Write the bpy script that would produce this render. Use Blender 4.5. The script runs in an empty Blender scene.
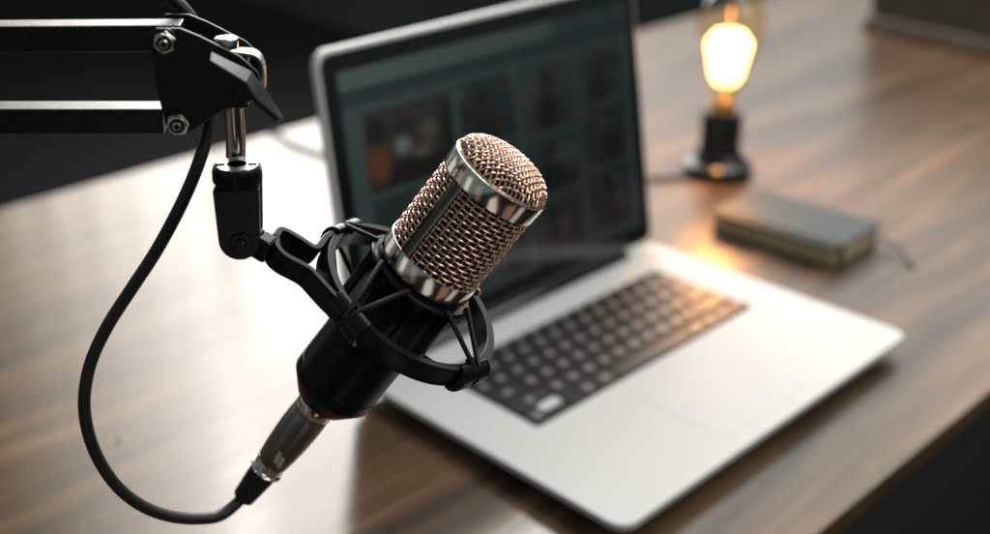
import bpy, bmesh, math, random
from mathutils import Vector, Matrix, Euler

random.seed(7)
sc = bpy.context.scene
COL = sc.collection
PI = math.pi

# ---------------------------------------------------------------- camera
CAM_LOC = Vector((-0.49643, -0.34802, 0.47097))
CAM_ROT = Euler((1.197307, 0.0206692, 5.566401), 'XYZ')
FPX = 1171.17                       # focal length in photo pixels (photo 990 x 534)
PX, PY = 369.1, 193.1               # principal point
RM = CAM_ROT.to_matrix()
cR, cU, cF = RM.col[0].copy(), RM.col[1].copy(), -RM.col[2]

cam = bpy.data.cameras.new('camera')
co = bpy.data.objects.new('camera', cam)
COL.objects.link(co)
co.location = CAM_LOC
co.rotation_euler = CAM_ROT
cam.sensor_width = 36
cam.lens = FPX / 990 * 36
cam.shift_x = (495 - PX) / 990
cam.shift_y = (PY - 267) / 990
cam.clip_start = 0.01
cam.clip_end = 100
cam.dof.use_dof = True
cam.dof.focus_distance = 0.505
cam.dof.aperture_fstop = 4.2
cam.dof.aperture_blades = 0
sc.camera = co


def at(x, y, d):
    """3-D point on the sight line of a measured photo point at a depth in metres"""
    return CAM_LOC + d * (cF + cR * ((x - PX) / FPX) - cU * ((y - PY) / FPX))


def on_plane(x, y, o, n):
    d = cF + cR * ((x - PX) / FPX) - cU * ((y - PY) / FPX)
    t = (o - CAM_LOC).dot(n) / d.dot(n)
    return CAM_LOC + d * t


def frame(o, x, z):
    """matrix with z along z, x as near x as possible"""
    z = z.normalized()
    x = (x - z * x.dot(z)).normalized()
    y = z.cross(x)
    m = Matrix((x, y, z)).transposed().to_4x4()
    m.translation = o
    return m


# ---------------------------------------------------------------- materials
def new_mat(name):
    m = bpy.data.materials.new(name)
    m.use_nodes = True
    nt = m.node_tree
    return m, nt, nt.nodes['Principled BSDF']


def N(nt, kind, **kw):
    n = nt.nodes.new(kind)
    for k, v in kw.items():
        setattr(n, k, v)
    return n


def L(nt, a, b):
    nt.links.new(a, b)


def mat(name, col, rough=0.5, metal=0.0, spec=0.5, var=0.15, scale=60, bump=0.0, bscale=400, rvar=0.08, coat=0.0):
    """principled with a little procedural unevenness in colour, gloss and surface"""
    m, nt, p = new_mat(name)
    tc = N(nt, 'ShaderNodeTexCoord')
    nz = N(nt, 'ShaderNodeTexNoise')
    nz.inputs['Scale'].default_value = scale
    nz.inputs['Detail'].default_value = 5
    L(nt, tc.outputs['Object'], nz.inputs['Vector'])
    mr = N(nt, 'ShaderNodeMapRange')
    mr.inputs['From Min'].default_value = 0.3
    mr.inputs['From Max'].default_value = 0.7
    mr.inputs['To Min'].default_value = 1 - var
    mr.inputs['To Max'].default_value = 1 + var
    L(nt, nz.outputs['Fac'], mr.inputs['Value'])
    mx = N(nt, 'ShaderNodeMix', data_type='RGBA', blend_type='MULTIPLY')
    mx.inputs['Factor'].default_value = 1
    mx.inputs['A'].default_value = (*col, 1)
    L(nt, mr.outputs['Result'], mx.inputs['B'])
    L(nt, mx.outputs['Result'], p.inputs['Base Color'])
    r2 = N(nt, 'ShaderNodeMapRange')
    r2.inputs['From Min'].default_value = 0.3
    r2.inputs['From Max'].default_value = 0.7
    r2.inputs['To Min'].default_value = max(0.02, rough - rvar)
    r2.inputs['To Max'].default_value = rough + rvar
    nz2 = N(nt, 'ShaderNodeTexNoise')
    nz2.inputs['Scale'].default_value = scale * 2.3
    nz2.inputs['Detail'].default_value = 4
    L(nt, tc.outputs['Object'], nz2.inputs['Vector'])
    L(nt, nz2.outputs['Fac'], r2.inputs['Value'])
    L(nt, r2.outputs['Result'], p.inputs['Roughness'])
    p.inputs['Metallic'].default_value = metal
    p.inputs['Specular IOR Level'].default_value = spec
    p.inputs['Coat Weight'].default_value = coat
    if bump:
        nb = N(nt, 'ShaderNodeTexNoise')
        nb.inputs['Scale'].default_value = bscale
        nb.inputs['Detail'].default_value = 3
        L(nt, tc.outputs['Object'], nb.inputs['Vector'])
        b = N(nt, 'ShaderNodeBump')
        b.inputs['Strength'].default_value = bump
        b.inputs['Distance'].default_value = 0.001
        L(nt, nb.outputs['Fac'], b.inputs['Height'])
        L(nt, b.outputs['Normal'], p.inputs['Normal'])
    return m


def wood_mat():
    m, nt, p = new_mat('walnut_stained_wood')
    tc = N(nt, 'ShaderNodeTexCoord')
    # slow warp so that the grain wanders
    wn = N(nt, 'ShaderNodeTexNoise')
    wn.inputs['Scale'].default_value = 2.2
    wn.inputs['Detail'].default_value = 3
    L(nt, tc.outputs['Object'], wn.inputs['Vector'])
    ws = N(nt, 'ShaderNodeVectorMath', operation='SCALE')
    ws.inputs['Scale'].default_value = 0.05
    L(nt, wn.outputs['Color'], ws.inputs[0])
    wa = N(nt, 'ShaderNodeVectorMath', operation='ADD')
    L(nt, tc.outputs['Object'], wa.inputs[0])
    L(nt, ws.outputs['Vector'], wa.inputs[1])

    def streak(sx, sy, detail, rough):
        mp = N(nt, 'ShaderNodeMapping')
        mp.inputs['Scale'].default_value = (sx, sy, 8)
        L(nt, wa.outputs['Vector'], mp.inputs['Vector'])
        n = N(nt, 'ShaderNodeTexNoise')
        n.inputs['Scale'].default_value = 1
        n.inputs['Detail'].default_value = detail
        n.inputs['Roughness'].default_value = rough
        L(nt, mp.outputs['Vector'], n.inputs['Vector'])
        return n.outputs['Fac']
    broad = streak(1.6, 16, 4, 0.6)
    mid = streak(3.5, 60, 6, 0.65)
    fine = streak(12, 420, 4, 0.7)

    def mth(op, a, b):
        n = N(nt, 'ShaderNodeMath', operation=op)
        for i, v in enumerate((a, b)):
            if isinstance(v, (int, float)):
                n.inputs[i].default_value = v
            else:
                L(nt, v, n.inputs[i])
        return n.outputs[0]
    s = mth('ADD', mth('MULTIPLY', broad, 0.45), mth('ADD', mth('MULTIPLY', mid, 0.38), mth('MULTIPLY', fine, 0.17)))
    cr = N(nt, 'ShaderNodeValToRGB')
    e = cr.color_ramp.elements
    e[0].position, e[0].color = 0.38, (0.027, 0.0165, 0.010, 1)
    e[1].position, e[1].color = 0.64, (0.25, 0.150, 0.082, 1)
    x = e.new(0.46); x.color = (0.070, 0.041, 0.023, 1)
    x = e.new(0.56); x.color = (0.140, 0.082, 0.044, 1)
    L(nt, s, cr.inputs['Fac'])
    L(nt, cr.outputs['Color'], p.inputs['Base Color'])
    rr = N(nt, 'ShaderNodeMapRange')
    rr.inputs['From Min'].default_value = 0.35
    rr.inputs['From Max'].default_value = 0.65
    rr.inputs['To Min'].default_value = 0.15
    rr.inputs['To Max'].default_value = 0.085
    L(nt, mid, rr.inputs['Value'])
    # the lamp side of the desk is more worn and less shiny
    sx = N(nt, 'ShaderNodeSeparateXYZ')
    L(nt, wa.outputs['Vector'], sx.inputs[0])
    wx = N(nt, 'ShaderNodeMapRange')
    wx.inputs['From Min'].default_value = 0.04
    wx.inputs['From Max'].default_value = 0.45
    wx.inputs['To Min'].default_value = 0.0
    wx.inputs['To Max'].default_value = 0.22
    L(nt, sx.outputs['X'], wx.inputs['Value'])
    L(nt, mth('ADD', rr.outputs['Result'], wx.outputs['Result']), p.inputs['Roughness'])
    p.inputs['Specular IOR Level'].default_value = 0.6
    b = N(nt, 'ShaderNodeBump')
    b.inputs['Strength'].default_value = 0.18
    b.inputs['Distance'].default_value = 0.0006
    L(nt, mth('ADD', mid, mth('MULTIPLY', fine, 0.6)), b.inputs['Height'])
    L(nt, b.outputs['Normal'], p.inputs['Normal'])
    return m


def emit_mat(name, col, strength):
    m, nt, p = new_mat(name)
    p.inputs['Base Color'].default_value = (*col, 1)
    p.inputs['Emission Color'].default_value = (*col, 1)
    p.inputs['Emission Strength'].default_value = strength
    return m


def screen_mat():
    m, nt, p = new_mat('laptop_screen_glass')
    a = N(nt, 'ShaderNodeAttribute', attribute_name='picture')
    p.inputs['Base Color'].default_value = (0.006, 0.008, 0.008, 1)
    L(nt, a.outputs['Color'], p.inputs['Emission Color'])
    p.inputs['Emission Strength'].default_value = 1.0
    p.inputs['Roughness'].default_value = 0.12
    return m


def glass_mat():
    m = bpy.data.materials.new('clear_bulb_glass')
    m.use_nodes = True
    nt = m.node_tree
    nt.nodes.clear()
    out = N(nt, 'ShaderNodeOutputMaterial')
    fr = N(nt, 'ShaderNodeFresnel')
    fr.inputs['IOR'].default_value = 1.75
    tr = N(nt, 'ShaderNodeBsdfTransparent')
    tr.inputs['Color'].default_value = (1.0, 0.88, 0.68, 1)
    gl = N(nt, 'ShaderNodeBsdfGlossy')
    gl.inputs['Roughness'].default_value = 0.04
    mx = N(nt, 'ShaderNodeMixShader')
    ge = N(nt, 'ShaderNodeNewGeometry')
    om = N(nt, 'ShaderNodeMath', operation='SUBTRACT')
    bk = N(nt, 'ShaderNodeMath', operation='MULTIPLY')
    L(nt, ge.outputs['Backfacing'], bk.inputs[0])
    bk.inputs[1].default_value = 1.0
    om.inputs[0].default_value = 1.0
    L(nt, bk.outputs[0], om.inputs[1])
    ml = N(nt, 'ShaderNodeMath', operation='MULTIPLY')
    L(nt, fr.outputs[0], ml.inputs[0])
    L(nt, om.outputs[0], ml.inputs[1])
    L(nt, ml.outputs[0], mx.inputs[0])
    L(nt, tr.outputs[0], mx.inputs[1])
    L(nt, gl.outputs[0], mx.inputs[2])
    L(nt, mx.outputs[0], out.inputs['Surface'])
    return m


def floor_mat():
    m, nt, p = new_mat('dark_floor_boards')
    tc = N(nt, 'ShaderNodeTexCoord')
    n = N(nt, 'ShaderNodeTexNoise')
    n.inputs['Scale'].default_value = 0.9
    n.inputs['Detail'].default_value = 4
    L(nt, tc.outputs['Object'], n.inputs['Vector'])
    cr = N(nt, 'ShaderNodeValToRGB')
    e = cr.color_ramp.elements
    e[0].position, e[0].color = 0.40, (0.0012, 0.0020, 0.0020, 1)
    e[1].position, e[1].color = 0.66, (0.0055, 0.0056, 0.0052, 1)
    L(nt, n.outputs['Fac'], cr.inputs['Fac'])
    L(nt, cr.outputs['Color'], p.inputs['Base Color'])
    p.inputs['Roughness'].default_value = 0.8
    p.inputs['Specular IOR Level'].default_value = 0.15
    return m


M = dict(
    wood=wood_mat(),
    alu=mat('brushed_aluminium', (0.67, 0.67, 0.657), 0.55, 0.0, 0.12, 0.015, 30, rvar=0.03),
    alu_edge=mat('aluminium_edge', (0.76, 0.75, 0.73), 0.35, 0.1, 0.5, 0.02, 30, rvar=0.03),
    pad=mat('trackpad_glass', (0.655, 0.655, 0.645), 0.5, 0.0, 0.15, 0.01, 30, rvar=0.02),
    key=mat('black_key_plastic', (0.012, 0.012, 0.013), 0.36, 0, 0.38, 0.1, 80, rvar=0.04),
    glyph=mat('key_legend_white', (0.42, 0.41, 0.39), 0.5, 0, 0.5, 0.05, 60),
    tray=mat('black_keyboard_tray', (0.006, 0.006, 0.007), 0.6, 0, 0.3, 0.1, 80),
    bezel=mat('black_bezel_glass', (0.008, 0.010, 0.010), 0.10, 0, 0.5, 0.05, 20, rvar=0.02),
    rubber=mat('black_rubber', (0.012, 0.012, 0.012), 0.55, 0, 0.35, 0.15, 120, 0.1, 900),
    cable=mat('black_cable_rubber', (0.010, 0.012, 0.013), 0.42, 0, 0.45, 0.15, 120, 0.12, 900),
    plastic=mat('black_moulded_plastic', (0.007, 0.009, 0.009), 0.28, 0, 0.22, 0.05, 90, 0.03, 2500, rvar=0.02),
    paint=mat('black_powder_coat', (0.007, 0.009, 0.009), 0.40, 0, 0.28, 0.05, 90, 0.10, 2500, rvar=0.02),
    body=mat('black_satin_mic_body', (0.006, 0.008, 0.008), 0.30, 0, 0.15, 0.1, 90, 0.05, 2500),
    chrome=mat('polished_chrome', (0.84, 0.755, 0.69), 0.15, 1, 0.5, 0.04, 60, rvar=0.03),
    steel=mat('brushed_steel', (0.62, 0.60, 0.57), 0.22, 1, 0.5, 0.03, 40, rvar=0.03),
    steelw=mat('worn_zinc_bolt', (0.66, 0.62, 0.55), 0.20, 1, 0.5, 0.06, 200, rvar=0.04),
    gun=mat('gunmetal_shell', (0.20, 0.185, 0.162), 0.36, 1, 0.5, 0.04, 120, rvar=0.03),
    print_=mat('pale_printed_mark', (0.90, 0.84, 0.76), 0.6, 0, 0.5, 0.03, 100),
    rose=mat('rose_gold_wire', (0.97, 0.645, 0.51), 0.33, 1, 0.5, 0.12, 250, rvar=0.06),
    liner=mat('dark_inner_gauze', (0.026, 0.026, 0.023), 0.6, 0, 0.3, 0.2, 300),
    bar_top=mat('black_tube_steel', (0.008, 0.010, 0.010), 0.27, 0, 0.38, 0.1, 90, 0.05, 1500, rvar=0.04),
    cover=mat('grey_green_book_cloth', (0.033, 0.046, 0.053), 0.42, 0, 0.32, 0.12, 60, 0.15, 1200),
    pages=mat('tan_page_edges', (0.56, 0.44, 0.26), 0.7, 0, 0.3, 0.15, 200, 0.2, 1500),
    ribbon=mat('dark_ribbon', (0.015, 0.015, 0.015), 0.6, 0, 0.3, 0.1, 100),
    socket=mat('black_bakelite', (0.010, 0.011, 0.011), 0.22, 0, 0.5, 0.1, 60),
    brass=mat('brass_cap', (0.75, 0.45, 0.16), 0.3, 1, 0.5, 0.1, 100),
    glass=glass_mat(),
    filament=emit_mat('glowing_filament', (1.0, 0.58, 0.26), 7.0),
    stem=mat('filament_support', (0.6, 0.45, 0.3), 0.3, 0.5, 0.5),
    case=mat('dark_grey_case', (0.060, 0.062, 0.056), 0.6, 0, 0.3, 0.12, 8, 0.1, 200),
    trim=mat('worn_grey_trim', (0.15, 0.135, 0.115), 0.5, 0, 0.4, 0.2, 20),
    floor=floor_mat(),
    rug=mat('grey_green_rug', (0.055, 0.060, 0.052), 0.95, 0, 0.05, 0.35, 2.5),
    hole=mat('dark_knot', (0.012, 0.009, 0.007), 0.7, 0, 0.3, 0.2, 200),
    knot=mat('pale_hole_rim', (0.42, 0.36, 0.30), 0.5, 0, 0.3, 0.1, 200),
    screen=screen_mat(),
    bar=mat('dark_nickel_bar', (0.10, 0.095, 0.09), 0.16, 1, 0.5, 0.05, 60, rvar=0.03),
    strap=mat('satin_nickel_strap', (0.50, 0.46, 0.41), 0.34, 1, 0.5, 0.05, 60, rvar=0.04),
    lever=mat('grey_lever_face', (0.16, 0.165, 0.165), 0.35, 0.0, 0.6, 0.25, 250, 0.1, 1500),
)


# ---------------------------------------------------------------- builders
class MB:
    def __init__(s):
        s.v, s.f, s.mi = [], [], []

    def add(s, vs, fs, mi=0):
        o = len(s.v)
        s.v += [Vector(v) for v in vs]
        s.f += [tuple(i + o for i in f) for f in fs]
        s.mi += [mi] * len(fs)
        return s

    def box(s, c, d, rot=None, mi=0):
        c = Vector(c)
        vs = []
        for z in (-1, 1):
            for y in (-1, 1):
                for x in (-1, 1):
                    p = Vector((x * d[0] / 2, y * d[1] / 2, z * d[2] / 2))
                    if rot:
                        p = rot @ p
                    vs.append(c + p)
        return s.add(vs, [(0, 2, 3, 1), (4, 5, 7, 6), (0, 1, 5, 4), (2, 6, 7, 3), (0, 4, 6, 2), (1, 3, 7, 5)], mi)

    def prism(s, pts, z0, z1, mi=0):
        """closed outline pts (x, y) counter-clockwise, extruded z0..z1"""
        n = len(pts)
        vs = [(x, y, z0) for x, y in pts] + [(x, y, z1) for x, y in pts]
        fs = [tuple(range(n - 1, -1, -1)), tuple(range(n, 2 * n))]
        fs += [(i, (i + 1) % n, n + (i + 1) % n, n + i) for i in range(n)]
        return s.add(vs, fs, mi)

    def lathe(s, prof, seg=72, a0=0, a1=2 * PI, o=(0, 0, 0), m=None, mi=0):
        """profile (r, z); closed loop when first == last"""
        full = abs(a1 - a0 - 2 * PI) < 1e-6
        n = seg if full else seg + 1
        vs, fs = [], []
        k = len(prof)
        for i in range(n):
            a = a0 + (a1 - a0) * i / seg
            for r, z in prof:
                p = Vector((max(r, 1e-5) * math.cos(a), max(r, 1e-5) * math.sin(a), z))
                if m:
                    p = m @ p
                vs.append(p + Vector(o))
        for i in range(seg):
            j = (i + 1) % n
            for q in range(k - 1):
                fs.append((i * k + q, j * k + q, j * k + q + 1, i * k + q + 1))
        if not full:
            fs.append(tuple(range(k - 1, -1, -1)) if prof[0] != prof[-1] else tuple(range(k - 2, -1, -1)))
            b = (n - 1) * k
            fs.append(tuple(b + q for q in range(k if prof[0] != prof[-1] else k - 1)))
        return s.add(vs, fs, mi)

    def tube(s, pts, r, sides=8, closed=False, caps=True, mi=0):
        pts = [Vector(p) for p in pts]
        n = len(pts)
        rs = r if isinstance(r, (list, tuple)) else [r] * n
        up = None
        vs, fs = [], []
        for i in range(n):
            if closed:
                t = pts[(i + 1) % n] - pts[i - 1]
            else:
                t = pts[min(i + 1, n - 1)] - pts[max(i - 1, 0)]
            t.normalize()
            if up is None:
                up = Vector((0, 0, 1)) if abs(t.z) < 0.9 else Vector((1, 0, 0))
            u = (up - t * up.dot(t)).normalized()
            w = t.cross(u)
            up = u
            for k in range(sides):
                a = 2 * PI * k / sides
                vs.append(pts[i] + (u * math.cos(a) + w * math.sin(a)) * rs[i])
        for i in range(n if closed else n - 1):
            j = (i + 1) % n
            for k in range(sides):
                l = (k + 1) % sides
                fs.append((i * sides + k, j * sides + k, j * sides + l, i * sides + l))
        if caps and not closed:
            fs.append(tuple(range(sides)))
            fs.append(tuple((n - 1) * sides + k for k in range(sides - 1, -1, -1)))
        return s.add(vs, fs, mi)

    def strip(s, pts, axis, h, t, closed=False, mi=0):
        """strap of height h along axis and thickness t following pts (middle line of the top edge)"""
        pts = [Vector(p) for p in pts]
        n = len(pts)
        axis = axis.normalized()
        vs, fs = [], []
        for i in range(n):
            d = (pts[(i + 1) % n] - pts[i - 1]) if closed else (pts[min(i + 1, n - 1)] - pts[max(i - 1, 0)])
            d = (d - axis * d.dot(axis)).normalized()
            w = axis.cross(d)
            for a, b in ((1, 0), (-1, 0), (-1, -h), (1, -h)):
                vs.append(pts[i] + w * (a * t / 2) + axis * b)
        for i in range(n if closed else n - 1):
            j = (i + 1) % n
            for q in range(4):
                r = (q + 1) % 4
                fs.append((i * 4 + q, i * 4 + r, j * 4 + r, j * 4 + q))
        if not closed:
            fs.append((3, 2, 1, 0))
            b = (n - 1) * 4
            fs.append((b, b + 1, b + 2, b + 3))
        return s.add(vs, fs, mi)

    def build(s, name, mats, parent=None, world=False, bevel=0, sharp=35, seg=2, smooth=True):
        me = bpy.data.meshes.new(name)
        vs = s.v
        if parent is not None and world:
            inv = WORLD[parent.name].inverted()
            vs = [inv @ v for v in vs]
        me.from_pydata([tuple(v) for v in vs], [], s.f)
        for m_ in (mats if isinstance(mats, (list, tuple)) else [mats]):
            me.materials.append(m_)
        for p_, i in zip(me.polygons, s.mi):
            p_.material_index = i
        bm = bmesh.new()
        bm.from_mesh(me)
        bmesh.ops.recalc_face_normals(bm, faces=bm.faces)
        for f in bm.faces:
            f.smooth = smooth
        for e in bm.edges:
            e.smooth = not (len(e.link_faces) == 2 and e.calc_face_angle(0) > math.radians(sharp))
        bm.to_mesh(me)
        bm.free()
        o = bpy.data.objects.new(name, me)
        COL.objects.link(o)
        if parent is not None:
            o.parent = parent
            WORLD[o.name] = WORLD[parent.name].copy()
        else:
            WORLD[o.name] = Matrix.Identity(4)
        if bevel:
            b = o.modifiers.new('bevel', 'BEVEL')
            b.width = bevel
            b.segments = seg
            b.limit_method = 'ANGLE'
            b.angle_limit = math.radians(sharp)
            b.harden_normals = True
        return o


WORLD = {}


def thing(name, label, cat, mtx=None, group=None):
    o = bpy.data.objects.new(name, None)
    COL.objects.link(o)
    o.empty_display_size = 0.02
    mtx = mtx or Matrix.Identity(4)
    o.matrix_world = mtx
    WORLD[o.name] = mtx.copy()
    o['label'] = label
    o['category'] = cat
    if group:
        o['group'] = group
    return o


def tag(o, label, cat):
    o['label'] = label
    o['category'] = cat
    return o


def spline(pts, n=8):
    """Catmull-Rom through pts"""
    pts = [Vector(p) for p in pts]
    out = []
    for i in range(len(pts) - 1):
        p0, p1, p2, p3 = pts[max(i - 1, 0)], pts[i], pts[i + 1], pts[min(i + 2, len(pts) - 1)]
        for k in range(n):
            t = k / n
            out.append(0.5 * ((2 * p1) + (p2 - p0) * t + (2 * p0 - 5 * p1 + 4 * p2 - p3) * t * t + (3 * p1 - p0 - 3 * p2 + p3) * t ** 3))
    out.append(pts[-1])
    return out


def rrect(x0, y0, x1, y1, r, n=8):
    pts = []
    for cx, cy, a in ((x1 - r, y0 + r, -PI / 2), (x1 - r, y1 - r, 0), (x0 + r, y1 - r, PI / 2), (x0 + r, y0 + r, PI)):
        for k in range(n + 1):
            b = a + PI / 2 * k / n
            pts.append((cx + r * math.cos(b), cy + r * math.sin(b)))
    return pts


def T(x, y, z):
    return Matrix.Translation((x, y, z))


# ================================================================= SETTING
fl = MB().add([(-9, -9, -0.74), (14, -9, -0.74), (14, 14, -0.74), (-9, 14, -0.74)], [(0, 1, 2, 3)]).build('floor', M['floor'])
fl['kind'] = 'structure'

zf = Vector((0, 0, 1))
fo = Vector((0, 0, -0.74))
r0_, r1_ = on_plane(266, 6, fo, zf), on_plane(384, 44, fo, zf)
rd = (r1_ - r0_).normalized()
rs = rd.cross(zf)
if rs.dot(cF) < 0:
    rs = -rs
c0, c1 = r0_ - rd * 1.2, r1_ + rd * 1.5
q_ = MB()
pts_ = [c0, c1, c1 + rs * 2.6, c0 + rs * 2.6]
q_.add([p_ + zf * 0.012 for p_ in pts_] + [p_ + zf * 0.001 for p_ in pts_], [(0, 1, 2, 3), (0, 4, 5, 1), (1, 5, 6, 2), (2, 6, 7, 3), (3, 7, 4, 0)])
tag(q_.build('rug', M['rug']), 'grey-green rug lying on the dark floor behind the desk', 'rug')

# desk
YF, YB = -0.071, 0.808
desk = thing('desk', 'dark brown wooden desk with streaked grain carrying the laptop and lamp', 'desk')
TT = 0.016
n = 40
mb = MB()
mb.box((0.45, (YF + YB) / 2, -TT / 2), (4.3, YB - YF, TT))
mb.build('tabletop', M['wood'], desk, bevel=0.0012)
hx, hy = -0.167, 0.322
MB().lathe([(0.0028, 0.0004), (0.0050, 0.0007), (0.0058, 0.0002)], 24, o=(hx, hy, 0)).build('hole_rim', M['knot'], desk)  # pale ring around the hole
MB().lathe([(0.0, 0.0003), (0.0030, 0.0004)], 20, o=(hx, hy, 0)).build('screw_hole', M['hole'], desk)
for lx in (-1.55, 2.45):
    for ly in (YF + 0.06, YB - 0.06):
        MB().box((lx, ly, -TT - 0.361), (0.06, 0.06, 0.722)).build('leg', M['paint'], desk)

# ================================================================= LAPTOP
W, D, H = 0.366, 0.252, 0.017
lap = thing('laptop', 'open silver laptop with black keys and a photo gallery on its dark screen', 'laptop')
mb = MB()
# body: wedge underside, rounded corners
top = rrect(0, 0, W, D, 0.013)
low = rrect(0.005, 0.005, W - 0.005, D - 0.005, 0.011)
und = rrect(0.022, 0.022, W - 0.022, D - 0.022, 0.010)
k = len(top)
vs = [(x, y, H) for x, y in top] + [(x, y, H - 0.0045) for x, y in top] + [(x, y, H - 0.0080) for x, y in low] + [(x, y, 0.003) for x, y in und]
fs = [tuple(range(k)), tuple(range(4 * k - 1, 3 * k - 1, -1))]
for a in range(3):
    fs += [(a * k + (i + 1) % k, a * k + i, (a + 1) * k + i, (a + 1) * k + (i + 1) % k) for i in range(k)]
mb.add(vs, fs)
base = mb.build('base', M['alu'], lap, bevel=0.0007, seg=2)
for fx in (0.03, W - 0.03):
    for fy in (0.03, D - 0.03):
        MB().lathe([(0, 0), (0.008, 0), (0.008, 0.0035), (0, 0.0035)], 20, o=(fx, fy, 0)).build('foot', M['rubber'], lap)
# opening notch at the front edge
# keyboard (the photograph is mirrored: arrow keys sit at the near left)
KX0, KX1 = 0.0485, W - 0.0485
KY1 = 0.2095
KD = 0.098
KY0 = KY1 - KD
kb = MB().prism(rrect(KX0 - 0.001, KY0 - 0.001, KX1 + 0.001, KY1 + 0.001, 0.003), H - 0.0005, H + 0.0003).build('keyboard', M['tray'], lap)
pitch = (KX1 - KX0) / 14.5
row_h = [0.0105] + [(KD - 0.0105) / 5] * 5
y = KY1
rows = [
    [1] * 14 + [0.5],
    [1.5] + [1] * 13,
    [1] * 13 + [1.5],
    [1.75] + [1] * 11 + [1.75],
    [2.25] + [1] * 10 + [2.25],
    None,
]


def key(x0, y0, x1, y1, glyph=True):
    g = 0.0009
    m = MB()
    gy = 0.0015
    a = rrect(x0 + g, y0 + gy, x1 - g, y1 - gy, 0.0015, 3)
    b = rrect(x0 + g + 0.0004, y0 + gy + 0.0004, x1 - g - 0.0004, y1 - gy - 0.0004, 0.0013, 3)
    q = len(a)
    v = [(px, py, H + 0.0002) for px, py in a] + [(px, py, H + 0.0013) for px, py in a] + [(px, py, H + 0.0016) for px, py in b]
    f = [tuple(range(2 * q, 3 * q))]
    for s_ in range(2):
        f += [(s_ * q + i, s_ * q + (i + 1) % q, (s_ + 1) * q + (i + 1) % q, (s_ + 1) * q + i) for i in range(q)]
    m.add(v, f)
    if glyph:
        cx, cy = (x0 + x1) / 2, (y0 + y1) / 2
        hh = min(0.0030, (y1 - y0) * 0.22)
        ww = 0.0021
        zz = H + 0.00164
        # a plain legend stroke pair, far out of focus in the picture
        for dx in (-ww * 0.75, ww * 0.75):
            m.add([(cx + dx - ww / 2.6, cy - hh, zz), (cx + dx + ww / 2.6, cy - hh, zz), (cx + dx + ww / 2.6, cy + hh, zz), (cx + dx - ww / 2.6, cy + hh, zz)], [(0, 1, 2, 3)], 1)
    m.build('key', [M['key'], M['glyph']], kb, sharp=25)


for ri, row in enumerate(rows):
    h = row_h[ri]
    y0 = y - h
    if row:
        s = (KX1 - KX0) / sum(row)
        x = KX0
        for w_ in row:
            key(x, y0, x + w_ * s, y, glyph=True)
            x += w_ * s
    else:
        x = KX0
        lay = [('k', 1), ('h', 1), ('ud', 1), ('k', 1), ('k', 1.25), ('sp', 5), ('k', 1.25), ('k', 1), ('k', 1), ('k', 1)]
        s = (KX1 - KX0) / sum(w_ for _, w_ in lay)
        for kind, w_ in lay:
            if kind == 'h':
                key(x, y0, x + w_ * s, y0 + h / 2, False)
                # plain aluminium above the half-height arrow
                MB().prism(rrect(x - (0.0016 if x < KX0 + 0.001 else 0.0006), y0 + h / 2 + 0.0006, x + w_ * s + 0.0006, y + 0.0003, 0.001, 3), H, H + 0.0009).build('deck_infill', M['alu'], kb)
            elif kind == 'ud':
                key(x, y0, x + w_ * s, y0 + h / 2, False)
                key(x, y0 + h / 2, x + w_ * s, y, False)
            else:
                key(x, y0, x + w_ * s, y, kind == 'k')
            x += w_ * s
    y = y0
# trackpad
MB().prism(rrect(W / 2 - 0.0525, 0.014, W / 2 + 0.0525, 0.090, 0.004), H - 0.0004, H + 0.00025).build('trackpad', M['pad'], lap, bevel=0.0002)
# lid
TL, LL = 1.40267, 0.2462
ld = Vector((0, math.cos(TL), math.sin(TL)))      # up the lid
ln = Vector((0, -math.sin(TL), math.cos(TL)))     # towards the user
LM = Matrix((Vector((1, 0, 0)), ld, ln)).transposed().to_4x4()
LM.translation = Vector((0, D - 0.006, H + 0.0035))


def lidmb(pts, z0, z1):
    m = MB().prism(pts, z0, z1)
    m.v = [LM @ v for v in m.v]
    return m


lid = lidmb(rrect(-0.001, 0, W - 0.001, LL, 0.013), -0.0072, 0).build('lid', M['alu_edge'], lap, bevel=0.0030, seg=5)
lidmb(rrect(0.0030, 0.003, W - 0.0042, LL - 0.0042, 0.0095), -0.001, 0.0004).build('bezel', M['bezel'], lid)
hm = MB().lathe([(0, 0), (0.0055, 0), (0.0055, W - 0.09), (0, W - 0.09)], 24, m=Matrix.Rotation(PI / 2, 4, 'Y'))
hm.v = [v + Vector((0.045, D - 0.007, H + 0.0012)) for v in hm.v]
hm.build('hinge', M['bezel'], lap)
# screen picture: a photo gallery page, as face-corner colours on a fine grid
nx, ny = 132, 84
sx0, sx1, sy0, sy1 = 0.0165, W - 0.0165, 0.021, LL - 0.0185


def srgb(r, g, b):
    def c(v):
        v /= 255
        return v / 12.92 if v < 0.04045 else ((v + 0.055) / 1.055) ** 2.4
    return (c(r), c(g), c(b))


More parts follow.
